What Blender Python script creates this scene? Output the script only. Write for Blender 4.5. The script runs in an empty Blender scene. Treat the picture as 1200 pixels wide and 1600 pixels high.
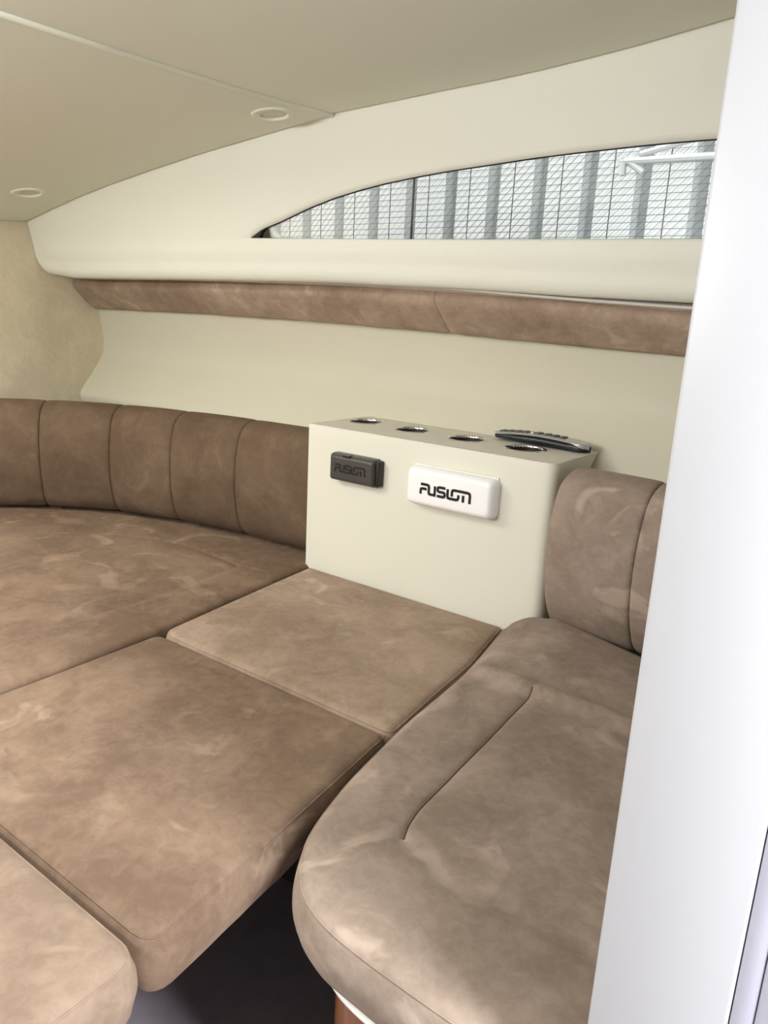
import bpy, bmesh, math, random
import numpy as np
from mathutils import Vector, Matrix, noise
from mathutils.geometry import delaunay_2d_cdt

# ------------------------------------------------------------------ camera
ZO = 1.0                      # eye height above the cabin floor; all z below are relative to the eye
scene = bpy.context.scene
COL = scene.collection
random.seed(4)

F = 1200.0
NX, NY = 359 - 600, 5425 - 800
ROLL = math.atan2(-NX, NY)
PITCH = math.atan(F / math.hypot(NX, NY))
PSI = math.radians(36.3)
fh = Vector((-math.sin(PSI), math.cos(PSI), 0)); rh = Vector((math.cos(PSI), math.sin(PSI), 0)); zz = Vector((0, 0, 1))
fwd = math.cos(PITCH) * fh - math.sin(PITCH) * zz
up0 = math.sin(PITCH) * fh + math.cos(PITCH) * zz
cr = math.cos(ROLL) * rh + math.sin(ROLL) * up0
cu = -math.sin(ROLL) * rh + math.cos(ROLL) * up0
cam_d = bpy.data.cameras.new('camera'); cam = bpy.data.objects.new('camera', cam_d); COL.objects.link(cam)
cam.matrix_world = Matrix(((cr.x, cu.x, -fwd.x, 0), (cr.y, cu.y, -fwd.y, 0), (cr.z, cu.z, -fwd.z, ZO), (0, 0, 0, 1)))
cam_d.sensor_fit = 'HORIZONTAL'; cam_d.sensor_width = 36.0; cam_d.lens = 36.0 * F / 1200.0
cam_d.clip_start = 0.01; cam_d.clip_end = 200
scene.camera = cam

# ------------------------------------------------------------------ sky, sun, daylight, exposure
world = bpy.data.worlds.new('sky'); scene.world = world; world.use_nodes = True
bg = world.node_tree.nodes['Background']
bg.inputs[0].default_value = (0.93, 0.96, 1.0, 1); bg.inputs[1].default_value = 0.42
sun_d = bpy.data.lights.new('sun', 'SUN'); sun = bpy.data.objects.new('sun', sun_d); COL.objects.link(sun)
sun_d.energy = 5.2; sun_d.angle = math.radians(2.0); sun_d.color = (1.0, 0.97, 0.92)
sun.rotation_euler = Vector((-0.42, -0.62, 0.66)).to_track_quat('Z', 'Y').to_euler()
HATCHES = [(-1.50, 0.30, 0.24, 11.0, (1.0, 0.98, 0.90)), (-0.62, 0.02, 0.20, 3.0, (1.0, 0.98, 0.95))]   # x, y, half size, watts, tint
for hx, hy, hs, hw, hc in HATCHES:                       # daylight under the bow hatch and under the hatch added to brighten the cushions
    hd = bpy.data.lights.new('hatch_light', 'AREA'); ho = bpy.data.objects.new('hatch_light', hd); COL.objects.link(ho)
    hd.shape = 'SQUARE'; hd.size = hs * 2 - 0.04; hd.energy = hw; hd.color = hc
    ho.location = (hx, hy, ZO + (0.285 if hx < -1 else 0.345))
cd_ = bpy.data.lights.new('companionway_daylight', 'AREA'); co_ = bpy.data.objects.new('companionway_daylight', cd_); COL.objects.link(co_)
cd_.shape = 'RECTANGLE'; cd_.size = 0.5; cd_.size_y = 0.9; cd_.energy = 115.0; cd_.color = (0.96, 0.98, 1.0)     # daylight of the open cockpit behind the doorway
co_.location = (1.30, 0.22, ZO + 0.58); co_.rotation_euler = Vector((1.0, 0.0, 0.45)).to_track_quat('Z', 'Y').to_euler()
pd_ = bpy.data.lights.new('port_window_daylight', 'AREA'); po_ = bpy.data.objects.new('port_window_daylight', pd_); COL.objects.link(po_)
pd_.shape = 'RECTANGLE'; pd_.size = 0.68; pd_.size_y = 0.12; pd_.energy = 13.0; pd_.color = (0.99, 0.99, 1.0)     # daylight through the window of the opposite side
po_.location = (-1.00, -0.615, ZO + 0.20); po_.rotation_euler = Vector((0.0, -1.0, -0.10)).to_track_quat('Z', 'Y').to_euler()
vs = scene.view_settings
vs.view_transform = 'Standard'; vs.look = 'None'; vs.gamma = 1.0; vs.use_curve_mapping = False; vs.exposure = 0.12
scene.render.film_transparent = False

# ------------------------------------------------------------------ helpers
def lin(c):
    return tuple(((v / 255) / 12.92 if v / 255 <= 0.04045 else ((v / 255 + 0.055) / 1.055) ** 2.4) for v in c)

def tag(o, label=None, cat=None, group=None, kind=None):
    if label: o['label'] = label
    if cat: o['category'] = cat
    if group: o['group'] = group
    if kind: o['kind'] = kind
    return o

def empty(name, loc, label=None, cat=None, group=None, kind=None):
    o = bpy.data.objects.new(name, None); COL.objects.link(o)
    o.location = (loc[0], loc[1], loc[2] + ZO); o.empty_display_size = 0.05
    return tag(o, label, cat, group, kind)

def wloc(o):
    v = Vector(o.location)
    while o.parent:
        o = o.parent; v += Vector(o.location)
    return v

def mk(name, verts, faces, mat, parent=None, smooth=False, label=None, cat=None, group=None, kind=None, angle=None):
    V = np.asarray(verts, dtype=float).reshape(-1, 3).copy(); V[:, 2] += ZO
    base = np.array([(V[:, 0].min() + V[:, 0].max()) / 2, (V[:, 1].min() + V[:, 1].max()) / 2, V[:, 2].min()])
    me = bpy.data.meshes.new(name)
    me.from_pydata((V - base).tolist(), [], [tuple(int(i) for i in f) for f in faces])
    bm = bmesh.new(); bm.from_mesh(me)
    bmesh.ops.recalc_face_normals(bm, faces=bm.faces); bm.to_mesh(me); bm.free()
    o = bpy.data.objects.new(name, me); COL.objects.link(o)
    p0 = Vector(base)
    if parent:
        o.parent = parent; p0 = p0 - wloc(parent)
    o.location = p0
    if mat: me.materials.append(mat)
    if smooth:
        me.polygons.foreach_set('use_smooth', [True] * len(me.polygons))
        if angle: me.set_sharp_from_angle(angle=math.radians(angle))
    me.update()
    return tag(o, label, cat, group, kind)

def grid_faces(nu, nv, closed_u=False, closed_v=False, off=0):
    fs = []
    for i in range(nu if closed_u else nu - 1):
        for j in range(nv if closed_v else nv - 1):
            a = i * nv + j; b = ((i + 1) % nu) * nv + j
            c = ((i + 1) % nu) * nv + (j + 1) % nv; d = i * nv + (j + 1) % nv
            fs.append((a + off, b + off, c + off, d + off))
    return fs

def bm_mesh(bm):
    V = [v.co[:] for v in bm.verts]; bm.verts.index_update()
    Fs = [[v.index for v in f.verts] for f in bm.faces]; bm.free()
    return V, Fs

def box(x0, x1, y0, y1, z0, z1, bev=0.0, seg=3, verticals_only=False):
    bm = bmesh.new(); bmesh.ops.create_cube(bm, size=1)
    for v in bm.verts:
        v.co = Vector(((x0 + x1) / 2 + v.co.x * (x1 - x0), (y0 + y1) / 2 + v.co.y * (y1 - y0), (z0 + z1) / 2 + v.co.z * (z1 - z0)))
    if bev > 0:
        bmesh.ops.bevel(bm, geom=bm.edges[:], offset=bev, segments=seg, profile=0.5, affect='EDGES')
    return bm_mesh(bm)

def tube(path, r, n=8, closed=False, cap=True):
    P = [Vector(p) for p in path]; V = []; m = len(P)
    prev = None
    for i, p in enumerate(P):
        a = P[(i - 1) % m] if (closed or i > 0) else P[i]; b = P[(i + 1) % m] if (closed or i < m - 1) else P[i]
        t = (b - a).normalized()
        if prev is None:
            ref = Vector((0, 0, 1)) if abs(t.z) < 0.9 else Vector((1, 0, 0))
            u = t.cross(ref).normalized()
        else:
            u = (prev - t * prev.dot(t)).normalized()
        prev = u; w = t.cross(u)
        for k in range(n):
            q = 2 * math.pi * k / n
            V.append(p + (u * math.cos(q) + w * math.sin(q)) * r)
    Fs = grid_faces(m, n, closed_u=closed, closed_v=True)
    if cap and not closed:
        Fs.append(tuple(range(n))); Fs.append(tuple(range((m - 1) * n, m * n)))
    return [v[:] for v in V], Fs

def lathe(prof, c, n=40, axis='z'):
    V = []; m = len(prof)
    for k in range(n):
        q = 2 * math.pi * k / n
        for r, h in prof:
            V.append((c[0] + r * math.cos(q), c[1] + r * math.sin(q), c[2] + h))
    return V, grid_faces(n, m, closed_u=True)

def catmull(pts, n=8, closed=False):
    P = [np.array(p, float) for p in pts]; out = []; m = len(P)
    for i in range(m if closed else m - 1):
        if closed: p0, p1, p2, p3 = P[i - 1], P[i], P[(i + 1) % m], P[(i + 2) % m]
        else:
            p1, p2 = P[i], P[i + 1]
            p0 = P[i - 1] if i > 0 else 2 * p1 - p2
            p3 = P[i + 2] if i + 2 < m else 2 * p2 - p1
        for k in range(n):
            t = k / n
            out.append(0.5 * (2 * p1 + (p2 - p0) * t + (2 * p0 - 5 * p1 + 4 * p2 - p3) * t * t + (3 * p1 - p0 - 3 * p2 + p3) * t ** 3))
    if not closed: out.append(P[-1])
    return np.array(out)

def resample(P, step, closed=False):
    P = np.asarray(P, float)
    if closed: P = np.vstack([P, P[:1]])
    s = np.concatenate([[0], np.cumsum(np.linalg.norm(np.diff(P, axis=0), axis=1))])
    n = max(3, int(round(s[-1] / step)))
    q = np.linspace(0, s[-1], n + 1)
    if closed: q = q[:-1]
    return np.stack([np.interp(q, s, P[:, k]) for k in range(P.shape[1])], 1)

def round_poly(pts, radii, n=8):
    out = []; m = len(pts)
    for i in range(m):
        p = np.array(pts[i], float); r = radii[i] if not np.isscalar(radii) else radii
        if r <= 0: out.append(p); continue
        a = np.array(pts[i - 1], float) - p; b = np.array(pts[(i + 1) % m], float) - p
        la, lb = np.linalg.norm(a), np.linalg.norm(b); a /= la; b /= lb
        d = min(r, la * 0.45, lb * 0.45)
        s, e = p + a * d, p + b * d
        for k in range(n + 1):
            t = k / n
            out.append((1 - t) ** 2 * s + 2 * t * (1 - t) * p + t * t * e)
    return np.array(out)

def seg_dist(Q, P, closed=False):
    """distance of points Q to polyline P"""
    A = P if closed else P[:-1]; Bq = np.roll(P, -1, 0) if closed else P[1:]
    best = np.full(len(Q), 1e9)
    for a, b in zip(A, Bq):
        ab = b - a; L = ab @ ab
        t = np.clip(((Q - a) @ ab) / max(L, 1e-12), 0, 1)
        d = np.linalg.norm(Q - a - t[:, None] * ab, axis=1)
        best = np.minimum(best, d)
    return best

def inside(Q, P):
    x, y = Q[:, 0], Q[:, 1]; r = np.zeros(len(Q), bool)
    for a, b in zip(P, np.roll(P, -1, 0)):
        c = ((a[1] > y) != (b[1] > y))
        with np.errstate(divide='ignore', invalid='ignore'):
            xi = (b[0] - a[0]) * (y - a[1]) / (b[1] - a[1] + 1e-15) + a[0]
        r ^= c & (x < xi)
    return r

def triangulate(loops, extra):
    """2D triangulation of first loop minus the others, with extra inner points; returns pts, tris"""
    pts = []; edges = []
    for L in loops:
        o = len(pts); pts += [tuple(p) for p in L]
        edges += [(o + i, o + (i + 1) % len(L)) for i in range(len(L))]
    pts += [tuple(p) for p in extra]
    r = delaunay_2d_cdt([Vector(p) for p in pts], edges, [], 0, 1e-7)
    V = np.array([v[:] for v in r[0]]); T = np.array([f for f in r[2]])
    C = V[T].mean(1); ok = inside(C, loops[0])
    for L in loops[1:]: ok &= ~inside(C, L)
    return V, T[ok]

def ss(a, b, x):
    t = np.clip((x - a) / (b - a), 0, 1); return t * t * (3 - 2 * t)

# ------------------------------------------------------------------ materials
def new_mat(name):
    m = bpy.data.materials.new(name); m.use_nodes = True
    return m, m.node_tree.nodes, m.node_tree.links, m.node_tree.nodes['Principled BSDF']

def plain(name, rgb, rough=0.5, metal=0.0, bump=0.0, bscale=300.0, spec=0.5, vary=0.0, vscale=6.0, coat=0.0):
    m, N, L, P = new_mat(name)
    P.inputs['Base Color'].default_value = (*lin(rgb), 1); P.inputs['Roughness'].default_value = rough
    P.inputs['Metallic'].default_value = metal; P.inputs['Specular IOR Level'].default_value = spec
    P.inputs['Coat Weight'].default_value = coat
    tc = N.new('ShaderNodeTexCoord')
    if vary > 0:
        nz = N.new('ShaderNodeTexNoise'); nz.inputs['Scale'].default_value = vscale; nz.inputs['Detail'].default_value = 4
        L.new(tc.outputs['Object'], nz.inputs['Vector'])
        mx = N.new('ShaderNodeMix'); mx.data_type = 'RGBA'
        c = lin(rgb)
        mx.inputs[6].default_value = (*[v * (1 - vary) for v in c], 1); mx.inputs[7].default_value = (*[min(1, v * (1 + vary)) for v in c], 1)
        L.new(nz.outputs['Fac'], mx.inputs[0]); L.new(mx.outputs[2], P.inputs['Base Color'])
    if bump > 0:
        nb = N.new('ShaderNodeTexNoise'); nb.inputs['Scale'].default_value = bscale; nb.inputs['Detail'].default_value = 2
        L.new(tc.outputs['Object'], nb.inputs['Vector'])
        b = N.new('ShaderNodeBump'); b.inputs['Strength'].default_value = bump; b.inputs['Distance'].default_value = 0.001
        L.new(nb.outputs['Fac'], b.inputs['Height']); L.new(b.outputs[0], P.inputs['Normal'])
    return m

def suede(name, dark, mid, light, scale=1.0, seed=0.0, sheen=0.25, amount=1.0):
    m, N, L, P = new_mat(name)
    tc = N.new('ShaderNodeTexCoord')
    mp = N.new('ShaderNodeMapping'); mp.inputs['Location'].default_value = (seed, seed * 0.7, seed * 0.3)
    geo = N.new('ShaderNodeNewGeometry')
    L.new(geo.outputs['Position'], mp.inputs['Vector'])
    def nz(s, det, dist, rough=0.55):
        n = N.new('ShaderNodeTexNoise'); n.inputs['Scale'].default_value = s * scale; n.inputs['Detail'].default_value = det
        n.inputs['Distortion'].default_value = dist; n.inputs['Roughness'].default_value = rough
        L.new(mp.outputs[0], n.inputs['Vector']); return n
    def ramp(src, a, b, c0=0.0, c1=1.0):
        r = N.new('ShaderNodeMapRange'); r.interpolation_type = 'SMOOTHSTEP'
        r.inputs['From Min'].default_value = a; r.inputs['From Max'].default_value = b
        r.inputs['To Min'].default_value = c0; r.inputs['To Max'].default_value = c1
        L.new(src, r.inputs['Value']); return r.outputs[0]
    big = ramp(nz(3.4, 4, 0.7).outputs['Fac'], 0.32, 0.68)
    med = ramp(nz(10, 5, 0.9).outputs['Fac'], 0.38, 0.66)
    swipe = ramp(nz(7, 4, 2.0, 0.5).outputs['Fac'], 0.56, 0.68, 0.0, 0.9 * amount)
    fine = ramp(nz(60, 4, 0.6, 0.7).outputs['Fac'], 0.3, 0.7)
    def math_(op, a, b):
        n = N.new('ShaderNodeMath'); n.operation = op
        for k, v in enumerate((a, b)):
            if isinstance(v, (int, float)): n.inputs[k].default_value = v
            else: L.new(v, n.inputs[k])
        return n.outputs[0]
    s = math_('ADD', math_('MULTIPLY', big, 0.5), math_('MULTIPLY', med, 0.28))
    s = math_('ADD', s, math_('MULTIPLY', fine, 0.26))
    cr_ = N.new('ShaderNodeValToRGB'); e = cr_.color_ramp.elements
    e[0].position = 0.15; e[0].color = (*lin(dark), 1); e[1].position = 0.9; e[1].color = (*lin(mid), 1)
    L.new(s, cr_.inputs[0])
    mx = N.new('ShaderNodeMix'); mx.data_type = 'RGBA'; mx.inputs[7].default_value = (*lin(light), 1)
    L.new(math_('MULTIPLY', swipe, big), mx.inputs[0]); L.new(cr_.outputs[0], mx.inputs[6])
    L.new(mx.outputs[2], P.inputs['Base Color'])
    P.inputs['Roughness'].default_value = 0.95; P.inputs['Specular IOR Level'].default_value = 0.12
    P.inputs['Sheen Weight'].default_value = sheen; P.inputs['Sheen Roughness'].default_value = 0.45
    P.inputs['Sheen Tint'].default_value = (*lin(light), 1)
    b1 = N.new('ShaderNodeBump'); b1.inputs['Strength'].default_value = 0.35; b1.inputs['Distance'].default_value = 0.004
    L.new(nz(22, 3, 0.8).outputs['Fac'], b1.inputs['Height'])
    b2 = N.new('ShaderNodeBump'); b2.inputs['Strength'].default_value = 0.12; b2.inputs['Distance'].default_value = 0.0006
    L.new(nz(420, 2, 0.0).outputs['Fac'], b2.inputs['Height']); L.new(b1.outputs[0], b2.inputs['Normal'])
    L.new(b2.outputs[0], P.inputs['Normal'])
    return m

def glass_mat(name, tint=(0.96, 0.98, 0.98), refl=0.06):
    m, N, L, P = new_mat(name)
    N.remove(P); out = [n for n in N if n.type == 'OUTPUT_MATERIAL'][0]
    tr = N.new('ShaderNodeBsdfTransparent'); tr.inputs[0].default_value = (*tint, 1)
    gl = N.new('ShaderNodeBsdfGlossy'); gl.inputs['Roughness'].default_value = 0.02
    fr = N.new('ShaderNodeFresnel'); fr.inputs['IOR'].default_value = 1.45
    mx = N.new('ShaderNodeMixShader'); L.new(fr.outputs[0], mx.inputs[0])
    L.new(tr.outputs[0], mx.inputs[1]); L.new(gl.outputs[0], mx.inputs[2]); L.new(mx.outputs[0], out.inputs[0])
    return m

def wood_mat(name):
    m, N, L, P = new_mat(name)
    geo = N.new('ShaderNodeNewGeometry'); mp = N.new('ShaderNodeMapping'); mp.inputs['Scale'].default_value = (30, 30, 1.6)
    L.new(geo.outputs['Position'], mp.inputs['Vector'])
    n = N.new('ShaderNodeTexNoise'); n.inputs['Scale'].default_value = 2.0; n.inputs['Detail'].default_value = 6; n.inputs['Distortion'].default_value = 1.0
    L.new(mp.outputs[0], n.inputs['Vector'])
    r = N.new('ShaderNodeValToRGB'); r.color_ramp.elements[0].color = (*lin((98, 50, 22)), 1); r.color_ramp.elements[1].color = (*lin((168, 104, 54)), 1)
    r.color_ramp.elements[0].position = 0.3; r.color_ramp.elements[1].position = 0.75
    L.new(n.outputs['Fac'], r.inputs[0]); L.new(r.outputs[0], P.inputs['Base Color'])
    P.inputs['Roughness'].default_value = 0.35; P.inputs['Coat Weight'].default_value = 0.3
    return m

M = {}
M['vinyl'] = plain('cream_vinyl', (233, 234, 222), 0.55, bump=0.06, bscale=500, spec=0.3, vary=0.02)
M['hull'] = plain('cream_hull_vinyl_shaded', (208, 204, 186), 0.6, bump=0.06, bscale=500, spec=0.25, vary=0.02)  # cabin side vinyl made darker, shade on the hull put into the colour
M['vinyl_console'] = plain('white_vinyl', (219, 217, 204), 0.5, bump=0.06, bscale=500, spec=0.3, vary=0.015)
M['ceiling'] = plain('ceiling_vinyl', (236, 237, 221), 0.6, bump=0.08, bscale=400, spec=0.25, vary=0.025, vscale=3)
M['suede'] = suede('taupe_suede', (98, 80, 66), (128, 108, 91), (164, 143, 125), amount=0.7)
M['suede_grey'] = suede('taupe_suede_settee', (120, 106, 94), (153, 137, 125), (190, 171, 156), seed=21.7, amount=0.7)
M['suede_mid'] = suede('taupe_suede_mid', (128, 109, 93), (162, 142, 125), (190, 171, 155), seed=15.9, amount=0.7)
M['suede_daylit'] = suede('taupe_suede_daylit', (117, 100, 86), (145, 126, 110), (176, 156, 140), seed=11.4, amount=0.8)  # paler copy of the suede, daylight near the doorway put into its colour
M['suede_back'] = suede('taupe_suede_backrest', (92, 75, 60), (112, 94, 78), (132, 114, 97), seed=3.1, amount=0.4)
M['suede_strip'] = suede('taupe_suede_strip', (142, 122, 106), (176, 155, 138), (196, 177, 160), scale=1.6, seed=7.3, amount=0.6)
M['suede_wall'] = suede('beige_suede_bulkhead', (206, 195, 168), (222, 211, 184), (230, 220, 194), scale=1.3, seed=5.2, sheen=0.1, amount=0.3)
M['seam'] = plain('seam_thread', (92, 72, 58), 0.9, spec=0.1)
M['paint'] = plain('white_gelcoat', (184, 185, 189), 0.35, bump=0.02, bscale=60, spec=0.4, vary=0.01)
M['paint_trim'] = plain('white_trim_paint', (184, 184, 198), 0.3, spec=0.45)
M['rim'] = plain('white_plastic_rim', (244, 243, 238), 0.25, spec=0.5)
M['wood'] = wood_mat('teak_veneer')
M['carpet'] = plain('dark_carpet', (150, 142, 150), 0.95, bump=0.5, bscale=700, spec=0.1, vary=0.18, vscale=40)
M['platform'] = plain('shaded_platform_carpet', (70, 65, 68), 0.95, bump=0.4, bscale=700, spec=0.1, vary=0.15, vscale=40)  # shadow under the cushions is put into this dark colour
M['rubber'] = plain('black_rubber', (28, 26, 26), 0.6)
M['chrome'] = plain('polished_steel', (225, 225, 225), 0.12, metal=1.0)
M['steel_dark'] = plain('steel_cup_inside', (40, 38, 34), 0.35, metal=0.0)
M['charcoal'] = plain('charcoal_plastic', (68, 65, 62), 0.38, bump=0.05, bscale=900)
M['charcoal_dark'] = plain('black_end_plastic', (30, 29, 28), 0.4)
M['white_plastic'] = plain('white_gloss_plastic', (243, 243, 245), 0.28, spec=0.5)
M['ink'] = plain('black_print', (12, 12, 12), 0.45)
M['ink_dark'] = plain('embossed_black', (14, 14, 13), 0.55)
M['silver'] = plain('silver_plastic', (196, 194, 192), 0.3, metal=0.5)
M['navy'] = plain('black_navy_plastic', (22, 24, 34), 0.35)
M['button'] = plain('grey_rubber_button', (86, 88, 88), 0.6)
M['glass'] = glass_mat('window_glass', (0.84, 0.86, 0.86))
M['frost'] = plain('frosted_acrylic', (225, 230, 232), 0.6)
M['cladding'] = plain('white_steel_cladding', (226, 229, 230), 0.55, spec=0.3, vary=0.02)
M['cladding_line'] = plain('grey_joint', (84, 87, 89), 0.6)
M['wire'] = plain('grey_wire', (112, 114, 115), 0.6)
M['frame_white'] = plain('white_tube_paint', (205, 207, 208), 0.45)
M['ground'] = plain('yard_concrete', (168, 166, 160), 0.9, bump=0.2, bscale=40, vary=0.1)
M['diffuser'] = plain('lamp_diffuser', (222, 220, 204), 0.5)
M['soffit'] = plain('white_soffit', (225, 222, 214), 0.5)

# ------------------------------------------------------------------ shape of the cabin (x runs aft, y to starboard)
YC = 0.30
XB = -2.2
def mir(y): return 2 * YC - y
CE = [(-2.2, .196), (-1.951, .246), (-1.783, .274), (-1.607, .299), (-1.45, .320), (-1.289, .338), (-1.179, .350), (-1.078, .360), (-.926, .368),
      (-.817, .374), (-.722, .3785), (-.636, .384), (-.556, .391), (-.482, .398), (-.418, .406), (-.352, .414), (0.0, .455), (0.2, .478)]
def ce_z(x): return np.interp(x, [c[0] for c in CE], [c[1] for c in CE])
def ce_y(x): return trunk_y(x, float(ce_z(x)))          # the ceiling meets the leaning cabin side here
def trunk_y(x, z):
    t = (x + 2.2) / 1.9
    zb = .064 - .030 * t; zt = .196 + .214 * t
    yb = 1.253 + .057 * t; yt = 1.224 + .016 * t
    return yb + (yt - yb) * (z - zb) / (zt - zb)
def trunk_zb(x):
    z = np.interp(x, [-2.2, -2.05, -1.54, -1.14, -.82, -.57, -.37, 0.1], [.062, .050, .055, .057, .052, .044, .040, .036])
    if x < XB + 0.035:
        u = (XB + 0.035 - x) / 0.035; z += 0.03 * (1 - math.sqrt(max(0, 1 - u * u)))
    return z
WT = [(-1.336, .146), (-1.294, .164), (-1.235, .179), (-1.16, .201), (-1.089, .218), (-1.023, .230), (-.961, .239), (-.887, .247), (-.818, .253),
      (-.74, .258), (-.655, .2635), (-.576, .267), (-.473, .270), (-.415, .271), (-.36, .271), (-.25, .270)]
WX0, WX1 = -1.336, -0.25
def win_top(x): return np.interp(x, [c[0] for c in WT], [c[1] for c in WT])
def win_bot(x): return np.interp(x, [-1.336, -.969, -.691, -.365, -.2], [.1458, .140, .137, .135, .134])

# floor
V, Fc = box(-2.3, 1.6, -1.2, 1.8, -1.06, -1.0)
mk('floor', V, Fc, M['carpet'], label='dark grey carpeted cabin floor under the cushions', cat='floor', kind='structure')
# forward bulkhead
V, Fc = box(XB - 0.03, XB, mir(1.62), 1.62, -1.0, 0.30, 0.004)
mk('wall_bow', V, Fc, M['suede_wall'], smooth=True, angle=30, label='beige suede covered bulkhead at the forward end', cat='wall', kind='structure')

# cabin sides with the window cut out
def cabin_side(name, m, label):
    xs = sorted(set(np.round(np.concatenate([np.linspace(XB, XB + 0.04, 9), np.linspace(XB + 0.04, WX0, 30), np.linspace(WX0, WX0 + 0.12, 20),
                                             np.linspace(WX0 + 0.12, WX1, 60), np.linspace(WX1, -0.09, 10)]), 5)))
    NU, NL = 14, 10
    rows = []; V = []; Fs = []
    for x in xs:
        zt = ce_z(x) + 0.03; zb = trunk_zb(x)
        hasw = WX0 <= x <= WX1
        a = win_top(x) if hasw else (win_top(min(max(x, WX0), WX1)) if x > WX1 else win_bot(x))
        b = win_bot(x) if hasw or x <= WX0 else win_bot(x)
        col = []
        for k in range(NU + 1):
            z = zt + (a - zt) * k / NU; col.append((trunk_y(x, z), z))
        nup = len(col)
        zr = zb + 0.035
        for k in range(NL + 1):
            z = b + (zr - b) * k / NL
            col.append((trunk_y(x, z) - 0.003 * math.sin(math.pi * min(1, k / NL)) ** 2 * ss(XB, XB + .1, x), z))
        y0 = trunk_y(x, zr)
        for k in range(1, 9):                      # rolled lower edge
            q = k / 8 * math.radians(150)
            col.append((y0 + 0.024 * (1 - math.cos(q)), zr - 0.035 * math.sin(min(q, math.pi / 2)) + (0.018 * (1 - math.sin(q)) if q > math.pi / 2 else 0)))
        for (y, z) in col: V.append((x, y if m > 0 else mir(y), z))
        rows.append(nup)
    nc = len(V) // len(xs)
    for i in range(len(xs) - 1):
        open_ = xs[i] >= WX0 - 1e-6 and xs[i + 1] <= WX1 + 1e-6
        for j in range(nc - 1):
            if j == NU and open_: continue
            Fs.append((i * nc + j, (i + 1) * nc + j, (i + 1) * nc + j + 1, i * nc + j + 1))
    o = mk(name, V, Fs, M['vinyl'], smooth=True, label=label, cat='wall', kind='structure')
    # drop faces that collapsed where there is no opening
    bm = bmesh.new(); bm.from_mesh(o.data); bmesh.ops.remove_doubles(bm, verts=bm.verts, dist=1e-5); bm.to_mesh(o.data); bm.free()
    # give the lining thickness outward
    md = o.modifiers.new('thickness', 'SOLIDIFY'); md.thickness = 0.006
    me = o.data; n = sum((p.normal.y * p.area for p in me.polygons))
    md.offset = -1 if (n * m) < 0 else 1
    return o
cabin_side('wall_starboard', 1, 'cream vinyl cabin side panel around the pointed window')
cabin_side('wall_port', -1, 'cream vinyl cabin side panel opposite the console')

def window(name, m, label, gasket_name='gasket'):
    top = [(x, trunk_y(x, win_top(x)) , win_top(x)) for x in np.linspace(WX0, WX1, 70)]
    bot = [(x, trunk_y(x, win_bot(x)), win_bot(x)) for x in np.linspace(WX1, WX0, 40)]
    root = empty(name, ((WX0 + WX1) / 2, 1.28 if m > 0 else mir(1.28), .135), label, 'window', kind='structure')
    loop = top + bot[:-1]
    def fx(p, dy=0.0): return (p[0], p[1] + dy if m > 0 else mir(p[1] + dy), p[2])
    # pane: flat fan on the outer side
    outer = [fx(p, 0.008) for p in loop]
    n = len(top); V = []; Fs = []
    xs = np.linspace(WX0 - 0.004, WX1, 60)
    for x in xs:
        for dy in (0.009, 0.013):
            zt = win_top(max(x, WX0)) + 0.006; zb = win_bot(x) - 0.006
            V.append(fx((x, trunk_y(x, zt), zt), dy)); V.append(fx((x, trunk_y(x, zb), zb), dy))
    for i in range(len(xs) - 1):
        a, b = i * 4, (i + 1) * 4
        Fs += [(a, b, b + 1, a + 1), (a + 2, b + 2, b + 3, a + 3), (a, b, b + 2, a + 2), (a + 1, b + 1, b + 3, a + 3)]
    mk('pane', V, Fs, M['glass'], root, smooth=True, angle=30)
    V, Fs = tube([fx(p, 0.006) for p in loop], 0.0012, 6, closed=True)
    mk('gasket', V, Fs, M['rubber'], root, smooth=True)
    # black wedge that fills the sharp forward tip
    V = []; Fs = []
    xs = np.linspace(WX0, WX0 + 0.036, 10)
    for x in xs:
        k = (x - WX0) / 0.036
        zt = win_top(x); zb = win_bot(x)
        if k > 0.6: zb = zb + (zt - zb) * (k - 0.6) / 0.42
        for dy in (0.003, 0.008):
            V.append(fx((x, trunk_y(x, zt), zt), dy)); V.append(fx((x, trunk_y(x, zb), zb), dy))
    for i in range(len(xs) - 1):
        a, b = i * 4, (i + 1) * 4
        Fs += [(a, b, b + 1, a + 1), (a + 2, b + 2, b + 3, a + 3), (a, b, b + 2, a + 2), (a + 1, b + 1, b + 3, a + 3)]
    mk('corner_filler', V, Fs, M['rubber'], root)
    return root
window('window_1', 1, 'long pointed cabin window looking out on corrugated wall')
window('window_2', -1, 'pointed cabin window on the opposite side')

# hull lining below the padded strip
HP = [(1.340, .060), (1.395, .028), (1.434, -.020), (1.446, -.070), (1.453, -.120), (1.451, -.158), (1.436, -.190), (1.399, -.240), (1.366, -.284), (1.368, -.315), (1.392, -.345), (1.40, -.40), (1.40, -.70), (1.40, -1.0)]
def hull_shift(x): return float(np.interp(x, [-2.2, -1.2, -.6, 0], [0.0, 0.018, 0.02, 0.0]))
def hull(name, m, label):
    P = catmull(HP, 6); xs = np.linspace(XB, -0.09, 50); V = []
    for x in xs:
        d = hull_shift(x)
        for y, z in P: V.append((x, (y + d) if m > 0 else mir(y + d), z))
    o = mk(name, V, grid_faces(len(xs), len(P)), M['hull'], smooth=True, label=label, cat='wall', kind='structure')
    return o
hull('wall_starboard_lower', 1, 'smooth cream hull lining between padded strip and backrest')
hull('wall_port_lower', -1, 'smooth cream hull lining on the opposite side')

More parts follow.
